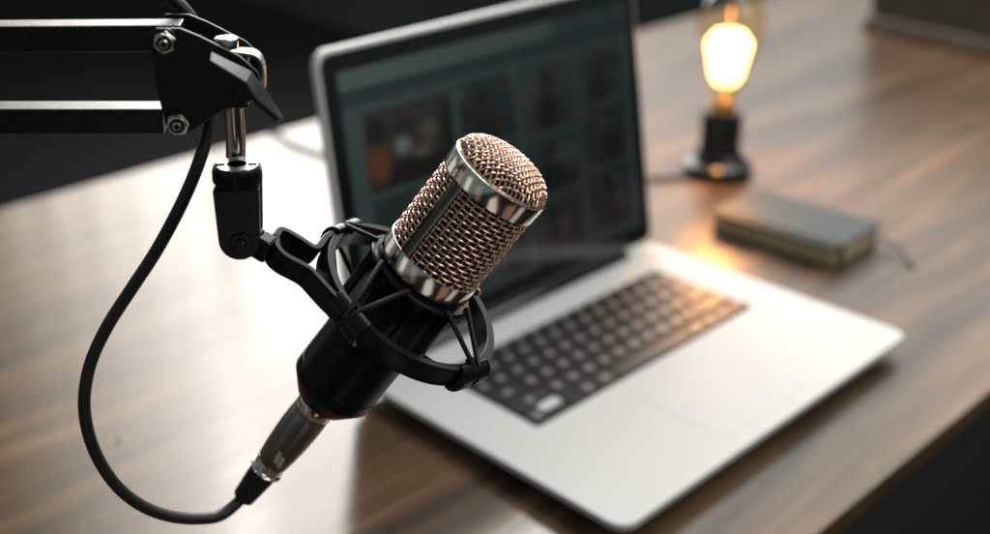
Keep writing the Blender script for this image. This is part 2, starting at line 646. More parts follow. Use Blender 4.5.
rnd = random.Random(11)
TILES = []
for (a_, b_), rws in (((0.05, 0.325), ((0.165, 0.46), (0.49, 0.75), (0.78, 1.0))), ((0.345, 0.54), ((0.155, 0.42), (0.445, 0.69), (0.715, 0.96))),
                      ((0.56, 0.765), ((0.15, 0.44), (0.465, 0.70), (0.725, 1.0))), ((0.785, 0.965), ((0.15, 0.39), (0.415, 0.67), (0.695, 0.95)))):
    for c_, d_ in rws:
        base_ = rnd.choice([(44, 54, 52), (38, 47, 46), (50, 58, 55), (34, 42, 41)])
        blobs = []
        cx = rnd.uniform(0.35, 0.65)
        skin = rnd.choice([(66, 46, 38), (60, 44, 36), (52, 40, 36)])
        blobs.append((cx, 0.74, 0.20, 0.30, rnd.choice([(24, 24, 24), (30, 26, 25), (40, 34, 30), (22, 27, 28)])))
        blobs.append((cx + 0.02, 0.36, 0.085, 0.13, skin))
        blobs.append((cx + 0.02, 0.28, 0.10, 0.12, (20, 18, 17)))
        for q_ in range(4):
            k_ = rnd.choice([(64, 72, 68), (30, 34, 33), (70, 62, 52), (26, 28, 27)])
            blobs.append((rnd.uniform(0, 1), rnd.uniform(0, 1), rnd.uniform(0.06, 0.2), rnd.uniform(0.06, 0.2), k_))
        TILES.append((a_, b_, c_, d_, base_, blobs))
# the large thumbnail: people at a table with a pale cup and a rust jumper
TILES[0] = TILES[0][:4] + ((46, 44, 39), [(0.5, 0.85, 0.7, 0.16, (27, 24, 22)), (0.13, 0.66, 0.12, 0.26, (96, 56, 36)), (0.13, 0.27, 0.10, 0.16, (22, 20, 19)),
                                          (0.42, 0.16, 0.10, 0.10, (66, 40, 32)), (0.44, 0.30, 0.12, 0.14, (30, 28, 27)), (0.41, 0.52, 0.09, 0.12, (104, 110, 106)),
                                          (0.72, 0.42, 0.10, 0.13, (84, 74, 60)), (0.62, 0.66, 0.10, 0.07, (92, 80, 62)), (0.93, 0.42, 0.08, 0.34, (24, 22, 21))])


def picture(u, v):
    """u left to right, v top to bottom, 0..1"""
    if v < 0.07:
        return srgb(74, 88, 84) if u < 0.7 else srgb(50, 62, 60)
    if v < 0.125:
        return srgb(38, 50, 49)
    for a_, b_, c_, d_, base_, blobs in TILES:
        if a_ <= u <= b_ and c_ <= v <= d_:
            s_, t_ = (u - a_) / (b_ - a_), (v - c_) / (d_ - c_)
            col_ = list(base_)
            for bx, by, rx, ry, k_ in blobs:
                q_ = ((s_ - bx) / rx) ** 2 + ((t_ - by) / ry) ** 2
                w_ = 1 / (1 + q_ ** 3)
                col_ = [c0 + (c1 - c0) * w_ for c0, c1 in zip(col_, k_)]
            return srgb(*col_)
    return srgb(58, 71, 69)


m = MB()
vs, fs = [], []
for j in range(ny + 1):
    for i in range(nx + 1):
        vs.append(LM @ Vector((sx0 + (sx1 - sx0) * i / nx, sy0 + (sy1 - sy0) * j / ny, 0.0007)))
for j in range(ny):
    for i in range(nx):
        a = j * (nx + 1) + i
        fs.append((a, a + 1, a + nx + 2, a + nx + 1))
m.add(vs, fs)
so = m.build('screen', M['screen'], lid)
ca = so.data.color_attributes.new('picture', 'FLOAT_COLOR', 'CORNER')
for p_ in so.data.polygons:
    c = p_.center
    lp = LM.inverted() @ c
    u = (lp.x - sx0) / (sx1 - sx0)
    v = 1 - (lp.y - sy0) / (sy1 - sy0)
    r, g, b = picture(u, v)
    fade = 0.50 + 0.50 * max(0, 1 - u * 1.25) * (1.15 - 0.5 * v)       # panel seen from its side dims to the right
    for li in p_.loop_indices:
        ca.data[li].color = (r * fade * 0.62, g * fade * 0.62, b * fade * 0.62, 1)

# ================================================================= NOTEBOOK
nbx, nby = 0.466, 0.116
nb = thing('notebook', 'closed grey-green pocket notebook with tan pages lying beside the glowing lamp', 'notebook', T(nbx, nby, 0) @ Matrix.Rotation(math.radians(1.5), 4, 'Z'))
NW, NL, NH = 0.090, 0.133, 0.0215
MB().prism(rrect(0, 0, NW, NL, 0.005, 5), NH - 0.0030, NH).build('cover', M['cover'], nb, bevel=0.0007)
MB().prism(rrect(0, 0, NW, NL, 0.005, 5), 0, 0.0022).build('cover', M['cover'], nb, bevel=0.0007)
MB().box((NW - 0.0012, NL / 2, NH / 2), (0.0024, NL - 0.008, NH - 0.003)).build('spine', M['cover'], nb, bevel=0.0008)
MB().prism(rrect(0.002, 0.002, NW - 0.003, NL - 0.002, 0.004, 5), 0.0022, NH - 0.0022).build('pages', M['pages'], nb)
mb = MB()
ex = 0.0125
mb.strip([(ex, 0.003, NH + 0.0006), (ex, -0.0006, NH + 0.0006), (ex, -0.0006, 0.0004), ], Vector((1, 0, 0)), 0.006, 0.0009)
mb.strip([(ex, -0.0006, NH + 0.0006), (ex, NL + 0.0006, NH + 0.0006)], Vector((1, 0, 0)), 0.006, 0.0009)
mb.build('elastic_band', M['rubber'], nb)
rb = spline([(NW - 0.008, 0.006, 0.0105), (NW - 0.010, -0.010, 0.009), (NW - 0.016, -0.028, 0.006), (NW - 0.028, -0.041, 0.0022), (NW - 0.032, -0.049, 0.0012)], 6)
MB().strip(rb, Vector((1, 0.3, 0)), 0.0045, 0.0009).build('ribbon', M['ribbon'], nb)

# ================================================================= LAMP
LX, LY = 0.612, 0.338
lamp = thing('edison_lamp', 'small black socket lamp holding a lit clear filament bulb', 'lamp', T(LX, LY, 0))
MB().lathe([(0, 0), (0.036, 0), (0.038, 0.002), (0.038, 0.010), (0.0365, 0.0135), (0.031, 0.0165), (0.0255, 0.021), (0.0230, 0.028), (0.0222, 0.036)], 56).build('base', M['socket'], lamp)
MB().lathe([(0.0215, 0.036), (0.0225, 0.0365), (0.0225, 0.071), (0.021, 0.074), (0.0155, 0.074), (0.0145, 0.069), (0, 0.069)], 56).build('socket', M['socket'], lamp)
BZ = T(0, 0, 0.0105)


def up(m):
    m.v = [BZ @ v for v in m.v]
    return m


up(MB().lathe([(0.0135, 0.058), (0.0138, 0.064), (0.0132, 0.066), (0.0138, 0.068), (0.0125, 0.073), (0.0110, 0.073)], 40)).build('screw_cap', M['brass'], lamp)
bulb = up(MB().lathe([(0.0120, 0.072), (0.0128, 0.078), (0.0165, 0.090), (0.0215, 0.104), (0.0275, 0.122), (0.0325, 0.140), (0.0350, 0.154), (0.0350, 0.166), (0.0325, 0.178), (0.0275, 0.188), (0.0200, 0.196), (0.0120, 0.2005), (0.0060, 0.2025), (0.0030, 0.207), (0, 0.2085)], 56)).build('glass_bulb', M['glass'], lamp)
up(MB().lathe([(0, 0.072), (0.006, 0.073), (0.0045, 0.080), (0.0028, 0.088), (0.0022, 0.100), (0.0018, 0.176), (0.0026, 0.180), (0, 0.182)], 20)).build('filament_stem', M['stem'], bulb)
mb = MB()
nf = 22
pts = []
for i in range(nf):
    a = 2 * PI * i / nf
    r0, r1 = 0.0105, 0.0232
    lo = (r0 * math.cos(a), r0 * math.sin(a), 0.094)
    lo2 = (0.0165 * math.cos(a + 0.05), 0.0165 * math.sin(a + 0.05), 0.104)
    hi2 = (r1 * math.cos(a + 0.1), r1 * math.sin(a + 0.1), 0.140)
    hi = (0.0150 * math.cos(a + 0.15), 0.0150 * math.sin(a + 0.15), 0.151)
    pts += [lo, lo2, hi2, hi] if i % 2 == 0 else [hi, hi2, lo2, lo]
mb.tube(pts, 0.0010, 6, closed=True)
up(mb).build('filament', M['filament'], bulb)
# lamp cord
cord = [(LX - 0.033, LY + 0.006, 0.006), (LX - 0.045, LY + 0.014, 0.003), (LX - 0.075, LY + 0.035, 0.0025), (LX - 0.12, LY + 0.055, 0.0025), (LX - 0.18, LY + 0.10, 0.0025), (LX - 0.26, LY + 0.20, 0.0025), (LX - 0.29, LY + 0.38, 0.0025), (LX - 0.28, LY + 0.462, 0.003), (LX - 0.28, LY + 0.475, -0.02), (LX - 0.28, LY + 0.478, -0.20)]
MB().tube(spline(cord, 8), 0.0023, 10).build('power_cord', M['rubber'], lamp, world=True)

# ================================================================= CASE at the far end
cs = thing('equipment_case', 'dark grey box with paler bottom edge at the far right end of desk', 'box', T(1.362, 0.550, 0) @ Matrix.Rotation(math.radians(-9), 4, 'Z'))
MB().box((0.20, -0.22, 0.115), (0.40, 0.44, 0.182)).build('body', M['case'], cs, bevel=0.006)
MB().box((0.20, -0.22, 0.012), (0.412, 0.452, 0.024)).build('bottom_trim', M['trim'], cs, bevel=0.004)
MB().box((0.20, -0.22, 0.217), (0.408, 0.448, 0.022)).build('lid', M['case'], cs, bevel=0.004)

# ================================================================= MICROPHONE
TAU = math.radians(22)
P0 = at(411, 287, 0.520)
ray = (P0 - CAM_LOC).normalized()
ev = (cR * 0.624 + cU * 0.782).normalized()
Vax = (ev * math.cos(TAU) - ray * math.sin(TAU)).normalized()
eu = (cR * 0.782 - cU * 0.624)
MF = frame(P0, eu, Vax)
mic = thing('condenser_microphone', 'black condenser microphone with rose gold woven grille and chrome bands', 'microphone', MF)
mm = 0.001


def lz(prof):
    return [(r * mm, z * mm) for r, z in prof]


MB().lathe(lz([(0, -73.6), (12.4, -73.6), (13.2, -73.0), (20.2, -63.6), (20.5, -62.6), (20.5, -57.2), (20.15, -56.9), (20.15, -56.3), (20.5, -56.0), (20.5, 4), (21.2, 6), (22.2, 9.6), (22.2, 11)]), 96).build('body', M['body'], mic)
MB().lathe(lz([(9.0, -73.2), (9.6, -74.0), (9.6, -76.5), (9.0, -77)]), 48).build('socket_ring', M['chrome'], mic)


def band(z0, z1, r=23.1, ri=21.6):
    b_ = MB().lathe(lz([(ri, z0), (r - 0.5, z0), (r - 0.1, z0 + 0.25), (r, z0 + 0.7), (r, z1 - 0.7), (r - 0.1, z1 - 0.25), (r - 0.5, z1), (ri, z1), (ri, z0)]), 288)
    # thin pressed metal is never quite round
    out_ = []
    for v in b_.v:
        a = math.atan2(v.y, v.x)
        k = 1 + 0.0014 * math.sin(7 * a + z0) + 0.0009 * math.sin(13 * a + 2.1 * z0) + 0.0003 * math.sin(29 * a + 0.7)
        out_.append(Vector((v.x * k, v.y * k, v.z)))
    b_.v = out_
    return b_


band(10.0, 19.4).build('lower_band', M['chrome'], mic)
band(58.0, 67.2, 23.2).build('upper_band', M['chrome'], mic)
MB().lathe(lz([(20.6, 11), (20.6, 66), (19.6, 69.5), (16.5, 72.3), (11, 74.2), (5, 75.0), (0, 75.2)]), 64).build('inner_gauze', M['liner'], mic)
# chrome side bars joining the bands
for ang in (-90 - 33, 90 - 33):
    a = math.radians(ang)
    half = math.radians(7.2)
    MB().lathe(lz([(21.7, 19.3), (23.0, 19.3), (23.0, 58.1), (21.7, 58.1), (21.7, 19.3)]), 6, a - half, a + half).build('side_bar', M['bar'], mic, bevel=0.0003)
# woven wire: hoops and uprights over and under each other
NA, NR = 38, 17
zlo, zhi = 18.8, 58.6
zp = (zhi - zlo) / NR
wr, am, rc = 0.40 * mm, 0.42 * mm, 22.05 * mm
g = MB()
for j in range(NR + 1):
    zc = (zlo + zp * (j + 0.1)) * mm
    pts = []
    for i in range(NA * 6):
        ph = i / 6 * PI
        a = 2 * PI * i / (NA * 6)
        s = math.cos(ph + j * PI)
        r = rc + am * s
        dz = 0.12 * mm * math.sin(ph + j * PI)
        pts.append((r * math.cos(a), r * math.sin(a), zc + dz))
    g.tube(pts, wr, 6, closed=True)
for i in range(NA):
    a0 = 2 * PI * i / NA
    pts = []
    for q in range(NR * 6 + 1):
        t = q / 6
        s = -math.cos(PI * (t - 0.1) + i * PI)
        r = rc + am * s
        a = a0 + 0.002 * math.sin(PI * t + i * PI)
        pts.append((r * math.cos(a), r * math.sin(a), (zlo + zp * t) * mm))
    g.tube(pts, wr, 6)
g.build('side_grille', M['rose'], mic)
# top dome, the same cloth pressed over a cap
g = MB()
RD, HD = 22.2, 9.8


def dome(x, y, off):
    r = math.hypot(x, y)
    q = min(r / RD, 1)
    h = HD * max(0.0, 1 - q ** 3.0) ** 0.55
    # outward normal, roughly
    e = 0.05
    q2 = min((r + e) / RD, 1)
    sl = (HD * max(0.0, 1 - q2 ** 3.0) ** 0.55 - h) / e
    nl = math.hypot(1, sl)
    nr, nz_ = -sl / nl, 1 / nl
    ux, uy = (x / r, y / r) if r > 1e-6 else (0, 0)
    return ((x + ux * nr * off) * mm, (y + uy * nr * off) * mm, (66.6 + h + nz_ * off) * mm)


sp = 2.05
rot = math.radians(24)
cr_, sr_ = math.cos(rot), math.sin(rot)
nl_ = int(RD / sp)
for fam in (0, 1):
    for i in range(-nl_, nl_ + 1):
        c = i * sp
        if abs(c) > RD - 0.15:
            continue
        half = math.sqrt(RD ** 2 - c ** 2)
        npt = max(8, int(half * 2 / sp * 7))
        pts = []
        for q in range(npt + 1):
            # denser samples close to the steep rim
            t = -math.cos(PI * q / npt) * half
            off = 0.36 * math.cos(PI * t / sp + i * PI + (PI if fam else 0))
            x, y_ = (t, c) if fam == 0 else (c, t)
            pts.append(dome(cr_ * x - sr_ * y_, sr_ * x + cr_ * y_, off))
        g.tube(pts, 0.42 * mm, 6)
g.build('top_grille', M['rose'], mic)
MB().lathe(lz([(21.4, 66.9), (22.6, 66.9), (22.7, 67.5), (22.3, 68.1), (21.6, 68.1)]), 72).build('grille_rim', M['rose'], mic)

# ================================================================= CABLE with connector
cabM = MF @ T(0, 0, -0.0745)
cab = thing('microphone_cable', 'black looping microphone cable with gunmetal connector plugged into the microphone', 'cable', cabM)
MB().lathe(lz([(8.6, 0.4), (9.3, 0.2), (9.5, -0.4), (9.5, -5.4), (9.1, -6.0), (8.9, -6.2)]), 56).build('collar', M['chrome'], cab)
shell = MB().lathe(lz([(8.8, -5.9), (9.2, -6.6), (9.45, -12), (9.5, -18), (9.2, -26), (8.6, -34), (7.8, -41.5), (7.4, -42.2), (6.8, -42.4)]), 64).build('connector_shell', M['gun'], cab)
MB().lathe(lz([(6.9, -42.0), (7.5, -42.3), (7.5, -46.2), (7.9, -46.6), (8.5, -47.0), (8.6, -47.8), (8.0, -48.4), (6.6, -48.6)]), 48).build('end_ring', M['chrome'], cab)
MB().lathe(lz([(6.9, -48.4), (7.0, -49.5), (6.8, -54), (6.3, -60), (5.7, -66), (5.5, -68.6), (3.0, -68.8)]), 40).build('strain_relief', M['rubber'], cab)
# small printed mark of slanting strokes on the shell
mk = MB()


def shell_r(z):
    pr = [(-6.6, 9.2), (-12, 9.45), (-18, 9.5), (-26, 9.2), (-34, 8.6), (-41.5, 7.8)]
    for (za, ra), (zb, rb_) in zip(pr, pr[1:]):
        if zb <= z <= za:
            return ra + (rb_ - ra) * (z - za) / (zb - za)
    return 9


def shell_pt(s, z, ang0):
    r = shell_r(z) + 0.09
    a = ang0 + s / r
    return (r * math.cos(a) * mm, r * math.sin(a) * mm, z * mm)


A0 = math.radians(-90 + 12)
for i in range(5):
    zc = -31.0 - i * 1.35
    for (sa, sb, dz) in ((-2.6, -0.3, 0.35), (0.3, 2.6, -0.35)):
        sh = 0.25 * i
        ta, tb = sa + sh - 0.5, sb + sh - 0.5
        v4 = []
        for s_, e_ in ((ta, 0), (tb, 0), (tb, 1), (ta, 1)):
            v4.append(shell_pt(s_, zc + dz + (s_ * -0.35) - e_ * 0.75, A0))
        mk.add(v4, [(0, 1, 2, 3)])
mk.build('printed_mark', M['print_'], shell)
# cord
rel_end = MF @ Vector((0, 0, -0.1425))
rel_in = MF @ Vector((0, 0, -0.134))
DB = 0.484                                       # depth of the boom's end plate
path = [rel_in, rel_end] + [at(*q) for q in (
    (222, 514.5, 0.566), (198, 518.5, 0.560), (170, 516, 0.552), (142, 505.5, 0.544), (117, 486, 0.536), (98, 458, 0.529), (87, 427, 0.523),
    (84.5, 396, 0.518), (91, 362, 0.514), (107, 327, 0.510), (130, 291, 0.506), (155, 253, 0.502), (177, 213, 0.500), (193, 178, 0.499), (203.5, 148, 0.499),
    (209.5, 122, 0.500), (212, 95, 0.502), (210, 68, 0.502), (203, 42, 0.500), (192, 20, 0.497), (176, 2, 0.494), (152, -14, 0.492), (110, -26, 0.490), (40, -30, 0.489), (-60, -26, 0.489))]
MB().tube(spline(path, 8), 0.00285, 16).build('cord', M['cable'], cab, world=True)

# ================================================================= SHOCK MOUNT
ROFF = math.radians(29)
S0 = at(407, 301, 0.521)
rayS = (S0 - CAM_LOC).normalized()
Sax = (ev * math.cos(ROFF) - rayS * math.sin(ROFF)).normalized()
SF = frame(S0, eu, Sax)
sm = thing('shock_mount', 'black plastic spider shock mount cradling the microphone on a forked arm', 'shock mount', SF)
RO, RI, RH = 44.0 * mm, 39.6 * mm, 10.0 * mm
MB().lathe([(RI, 0), (RO, 0), (RO, RH * 0.9), (RO - 0.0006, RH), (RI + 0.0004, RH), (RI, RH * 0.95), (RI, 0)], 96, m=T(0, 0, -RH / 2)).build('outer_ring', M['plastic'], sm, bevel=0.0003)
# inner cage on the microphone's own axis
cage = MB()
cage.lathe(lz([(20.7, 8.8), (25.4, 8.2), (26.0, 7.6), (26.0, 6.2), (25.2, 5.6), (22.6, 5.2), (22.2, 3.0), (22.2, -20), (22.6, -22), (24.2, -22.6), (24.4, -23.4), (24.2, -25.2), (23.4, -25.6), (20.7, -25.6), (20.7, 8.8)]), 96)
cage.v = [MF @ v for v in cage.v]
cage.build('inner_cage', M['plastic'], sm, world=True)
for a in (20, 75, 130, 165, 195, 240, 285, 330):
    m = MB().box((23.4 * mm, 0, -8.6 * mm), (3.0 * mm, 3.2 * mm, 29 * mm))
    m.v = [MF @ (Matrix.Rotation(math.radians(a), 3, 'Z') @ v) for v in m.v]
    m.build('rib', M['plastic'], sm, world=True, bevel=0.0005)
# clips on the ring and the elastic cords
clips = [-26, 66, 163, -114]
MFi = MF
SFi = SF.inverted()


def cage_pt(ang, r, z):
    return SFi @ (MF @ Vector((r * math.cos(ang), r * math.sin(ang), z)))


for c in clips:
    R3 = Matrix.Rotation(math.radians(c), 4, 'Z')
    m = MB()
    # rounded saddle over the outer face of the ring, with two horns and a gap
    pr = []
    for q in range(9):
        b = PI * q / 8
        pr.append((42.0 + 6.0 * math.sin(b), 7.0 * math.cos(b)))
    for s in (-1, 1):
        outl = [(x_ * mm, z_ * mm) for x_, z_ in pr] + [(41.0 * mm, -5.2 * mm), (43.8 * mm, -4.2 * mm), (44.1 * mm, 4.4 * mm), (41.0 * mm, 5.6 * mm)]
        vs = []
        y0_, y1_ = (1.6 * mm, 10.0 * mm) if s > 0 else (-10.0 * mm, -1.6 * mm)
        q = len(outl)
        vs = [(x_, y0_, z_) for x_, z_ in outl] + [(x_, y1_, z_) for x_, z_ in outl]
        fs = [tuple(range(q)), tuple(range(2 * q - 1, q - 1, -1))] + [(i, q + i, q + (i + 1) % q, (i + 1) % q) for i in range(q)]
        m.add(vs, fs)
    m.box((45.6 * mm, 0, 0), (2.0 * mm, 5.0 * mm, 6.0 * mm))
    m.box((40.2 * mm, 0, 5.6 * mm), (3.4 * mm, 4.2 * mm, 2.4 * mm))
    m.v = [R3 @ v for v in m.v]
    m.build('clip', M['plastic'], sm, bevel=0.0006)
    ca_ = math.radians(c)
    for d_ in (-1, 1):
        k1 = R3 @ Vector((43.6 * mm, d_ * 1.7 * mm, 6.0 * mm))
        k0 = R3 @ Vector((46.4 * mm, d_ * 0.9 * mm, 1.0 * mm))
        k2 = cage_pt(ca_ + d_ * 0.33, 26.0 * mm, 8.6 * mm)
        k3 = cage_pt(ca_ + d_ * 0.36, 24.8 * mm, 9.1 * mm)
        MB().tube([k0, k1, k1.lerp(k2, 0.5) , k2, k3], 0.00115, 10).build('elastic_cord', M['rubber'], sm)
        k1 = R3 @ Vector((43.0 * mm, d_ * 2.2 * mm, -6.0 * mm))
        k2 = cage_pt(ca_ + d_ * 0.42, 24.6 * mm, -23.2 * mm)
        MB().tube([k0, k1, k2], 0.00115, 10).build('elastic_cord', M['rubber'], sm)
# fork: two straps in the ring's plane from the pivot block to the ring
top0 = S0 + Sax * (RH / 2)


def rp(x, y):
    return on_plane(x, y, top0, Sax)


m = MB()
near = spline([rp(*q) for q in ((277, 236), (279, 246), (288, 255), (310, 267), (322, 279), (336, 294), (352, 307), (366, 317))], 5)
m.strip(near, Sax, RH, 0.0030)
m.build('near_arm', M['plastic'], sm, world=True, bevel=0.0005)
m = MB()
far = spline([rp(*q) for q in ((277, 236), (281, 229), (288, 230), (302, 238), (315, 246), (321, 244), (327, 236), (336, 232), (346, 232))], 5)
m.strip(far, Sax, RH, 0.0030)
m.build('far_arm', M['plastic'], sm, world=True, bevel=0.0005)
# swivel barrel under the pole
pv = rp(262, 235)                                # pivot knuckle
db = (pv - CAM_LOC).dot(cF)
B0 = at(239, 200, db)
hr = Vector((cR.x, cR.y, 0)).normalized()
BM_ = frame(B0, hr, Vector((0, 0, 1)))
px = db / FPX                                    # metres per pixel at that depth


def bar(m):
    m.v = [BM_ @ v for v in m.v]
    return m


zt, zb = 38 * px, -56 * px                       # top and bottom of the barrel
rb_ = 24.0 * px
# cheeks: flattened barrel with round foot
out = []
for q in range(13):
    a = PI + PI * q / 12
    out.append((20.5 * px * math.cos(a), zb + 20 * px + 20.5 * px * math.sin(a)))
out += [(22.8 * px, zt - 20 * px), (-22.8 * px, zt - 20 * px)]
m = MB()
q = len(out)
for y0_, y1_ in ((-21 * px, -7 * px), (8 * px, 21 * px)):
    m.add([(x_, y0_, z_) for x_, z_ in out] + [(x_, y1_, z_) for x_, z_ in out],
          [tuple(range(q)), tuple(range(2 * q - 1, q - 1, -1))] + [(i, q + i, q + (i + 1) % q, (i + 1) % q) for i in range(q)])
m.lathe([(0, zt - 21.5 * px), (rb_ * 0.93, zt - 21.5 * px), (rb_ * 0.95, zt - 19 * px), (rb_, zt - 18 * px), (rb_, zt - 3 * px), (rb_ * 0.95, zt - 0.5 * px), (rb_ * 0.9, zt)], 64)
bar(m).build('swivel_barrel', M['plastic'], sm, world=True, bevel=0.0005)
m = MB()
for i in range(44):
    a = 2 * PI * i / 44
    m.box((rb_ * math.cos(a), rb_ * math.sin(a), zt - 10.5 * px), (0.0007, 0.0007, 11 * px), Matrix.Rotation(a, 3, 'Z'))
bar(m).build('knurling', M['plastic'], sm, world=True)
m = MB().lathe([(rb_ * 0.42, zt - 1 * px), (rb_ * 0.42, zt + 0.6 * px), (rb_ * 0.86, zt + 0.6 * px), (rb_ * 0.92, zt - 0.6 * px)], 56)
bar(m).build('thread_insert', M['steel'], sm, world=True)
for s in (-1, 1):
    m = MB().box((s * rb_ * 0.66, -0.1 * rb_, zt + 1.0 * px), (rb_ * 0.36, 2.4 * px, 1.6 * px))
    bar(m).build('slot', M['rubber'], sm, world=True)
# hexagon screw on the near cheek
zc = zb + 18 * px
mm_ = Matrix.Rotation(PI / 2, 3, 'X')
m = MB()
hexp = [(12.2 * px * math.cos(PI / 3 * i + 0.2), 12.2 * px * math.sin(PI / 3 * i + 0.2)) for i in range(6)]
m.prism(hexp, 0, 4.0 * px)
m.v = [Vector((2 * px, -20.6 * px, zc)) + mm_ @ v for v in m.v]
bar(m).build('pivot_nut', M['plastic'], sm, world=True, bevel=0.0005)
m = MB().lathe([(0, 9 * px), (4.6 * px, 9 * px), (5.6 * px, 8 * px), (5.6 * px, 3 * px)], 28)
m.v = [Vector((2 * px, -20.6 * px, zc)) + mm_ @ v for v in m.v]
bar(m).build('pivot_screw', M['plastic'], sm, world=True)
# knuckle between the cheeks and the block where the fork starts
kn = MB()
ka = B0 + hr * (2 * px) + Vector((0, 0, zc))
kb_ = rp(272, 240) - Sax * (RH / 2)
dirk = (kb_ - ka).normalized()
side = Sax.cross(dirk).normalized()
ua = side.cross(dirk).normalized()
for (a, b, hw, hh) in ((-0.004, (kb_ - ka).length - 8 * px, 7.0 * px, 15.0 * px), ((kb_ - ka).length - 12 * px, (kb_ - ka).length + 6 * px, 11 * px, 12.5 * px)):
    vs = []
    for t in (a, b):
        for s1 in (-1, 1):
            for s2 in (-1, 1):
                vs.append(ka + dirk * t + side * (s1 * hw) + ua * (s2 * hh))
    kn.add(vs, [(0, 1, 3, 2), (4, 6, 7, 5), (0, 4, 5, 1), (2, 3, 7, 6), (0, 2, 6, 4), (1, 5, 7, 3)])
kn.build('knuckle', M['plastic'], sm, world=True, bevel=0.0016)

# ================================================================= BOOM ARM
dp = db                                          # pole depth
BA = frame(at(236, 100, dp), hr, Vector((0, 0, 1)))
boom = thing('boom_arm', 'black parallel bar boom arm with steel bolts holding the shock mount', 'boom arm', BA)
yaw = hr.cross(Vector((0, 0, 1))) * -1           # horizontal, away from the camera
away = Vector((cF.x, cF.y, 0)).normalized()
# points on the vertical plane of the boom
pp0 = at(236, 100, dp)


def vp(x, y, off=0.0):
    """point of the boom's vertical plane, off metres behind (+) or in front (-) of it"""
    return on_plane(x, y, pp0 + away * off, away)


m = MB()
pt = vp(233.2, 96)
pb = vp(235.8, 166)
ax = (pb - pt).normalized()
m.tube([pt + Vector((0, 0, 0.004)), vp(235.8, 140), pb], 10.1 * px, 32)
m.build('pole', M['steel'], boom, world=True)
# end plate (two cheeks)
outl = [(150, 34), (156, 28), (180, 28), (200, 36), (214, 43), (240, 56), (258, 72), (262, 84), (258, 97), (246, 101), (238, 101), (212, 117), (197, 127), (186, 134), (174, 134), (166, 126), (157, 88)]
for off, off2 in ((-0.0135, -0.0115), (0.0115, 0.0135)):
    m = MB()
    q = len(outl)
    base_pts = [vp(x_, y_, -0.0125) for x_, y_ in outl]
    sh = [p_ + away * (off + 0.0125) for p_ in base_pts]
    sh2 = [p_ + away * (off2 + 0.0125) for p_ in base_pts]
    m.add(sh + sh2, [tuple(range(q)), tuple(range(2 * q - 1, q - 1, -1))] + [(i, q + i, q + (i + 1) % q, (i + 1) % q) for i in range(q)])
    m.build('end_plate', M['paint'], boom, world=True, bevel=0.0005)
# bars
for (xr, yt, yb_, nm) in ((176, 25.5, 52, 'bar'), (158, 109.5, 134.5, 'bar')):
    a = vp(xr + 4, yt, -0.0060)
    b = vp(-260, yt - 1 + (4 if yt < 60 else 1), -0.0060)
    d = (b - a)
    zz = Vector((0, 0, 1))
    h = (vp(xr, yt, -0.006) - vp(xr, yb_, -0.006)).length
    wv = away * 0.0125
    m = MB()
    vs = [a, a - zz * h, a - zz * h + wv, a + wv]
    vs = vs + [v + d for v in vs]
    m.add(vs, [(0, 1, 2, 3), (7, 6, 5, 4), (0, 4, 5, 1), (1, 5, 6, 2), (2, 6, 7, 3), (3, 7, 4, 0)])
    m.build(nm, M['bar_top'], boom, world=True, bevel=0.0008)
# bolts
for (bx_, by_) in ((165.5, 41.5), (178.5, 123.0)):
    c = vp(bx_, by_, -0.0138)
    fm = frame(c, hr, -away)
    r0 = random.uniform(0, 1)
    m = MB().lathe([(0, 0.0006), (12.4 * px, 0.0006), (12.8 * px, 0.0002), (12.8 * px, -0.0004)], 40)
    m.v = [fm @ v for v in m.v]
    m.build('washer', M['paint'], boom, world=True)
    m = MB()
    hx_ = [(11.6 * px * math.cos(PI / 3 * i + r0), 11.6 * px * math.sin(PI / 3 * i + r0)) for i in range(6)]
    m.prism(hx_, 0.0005, 0.0030)
    m.lathe([(9.6 * px, 0.0028), (9.2 * px, 0.0042), (7.2 * px, 0.0044), (6.8 * px, 0.0031)], 36)
    m.v = [fm @ v for v in m.v]
    m.build('nut', M['steelw'], boom, world=True, bevel=0.0004)
    m = MB().lathe([(6.9 * px, 0.0034), (0, 0.0034)], 36)
    m.v = [fm @ v for v in m.v]
    m.build('nut_collar', M['rubber'], boom, world=True)
    m = MB().lathe([(1.6 * px, 0.0042), (2.0 * px, 0.0050), (2.8 * px, 0.0058), (4.0 * px, 0.0056), (4.8 * px, 0.0050), (4.9 * px, 0.0034)], 28)
    m.v = [fm @ v for v in m.v]
    m.build('bolt', M['steelw'], boom, world=True)
# clamp lever in front of the plate's nose
m = MB()
lp = [(211, 51), (252, 71), (262, 84), (285, 117)]
lw = [(210, 60), (246, 82), (256, 98), (279, 117.5)]
q0 = [vp(x_, y_, -0.0200) for x_, y_ in lp]
q1 = [vp(x_, y_, -0.0265) for x_, y_ in lw]
t_ = Vector((0, 0, -1)) * 0.0022 - hr * 0.0012
vs = []
for a, b in zip(q0, q1):
    vs += [a, b, b + t_, a + t_]
fs = []
for i in range(3):
    for q in range(4):
        r = (q + 1) % 4
        fs.append((i * 4 + q, (i + 1) * 4 + q, (i + 1) * 4 + r, i * 4 + r))
fs += [(0, 1, 2, 3), (15, 14, 13, 12)]
m.add(vs, fs)
m.mi[0] = 1  # only the first top face is a lighter grey
m.build('clamp_lever', [M['paint'], M['lever']], boom, world=True, bevel=0.0006)
m = MB()
fm = frame(vp(246, 90, -0.0200), hr, -away)
m.lathe([(0, 0.004), (10 * px, 0.004), (11.5 * px, 0.002), (11.5 * px, -0.009), (0, -0.009)], 32)
m.v = [fm @ v for v in m.v]
m.build('clamp_boss', M['paint'], boom, world=True, bevel=0.0005)
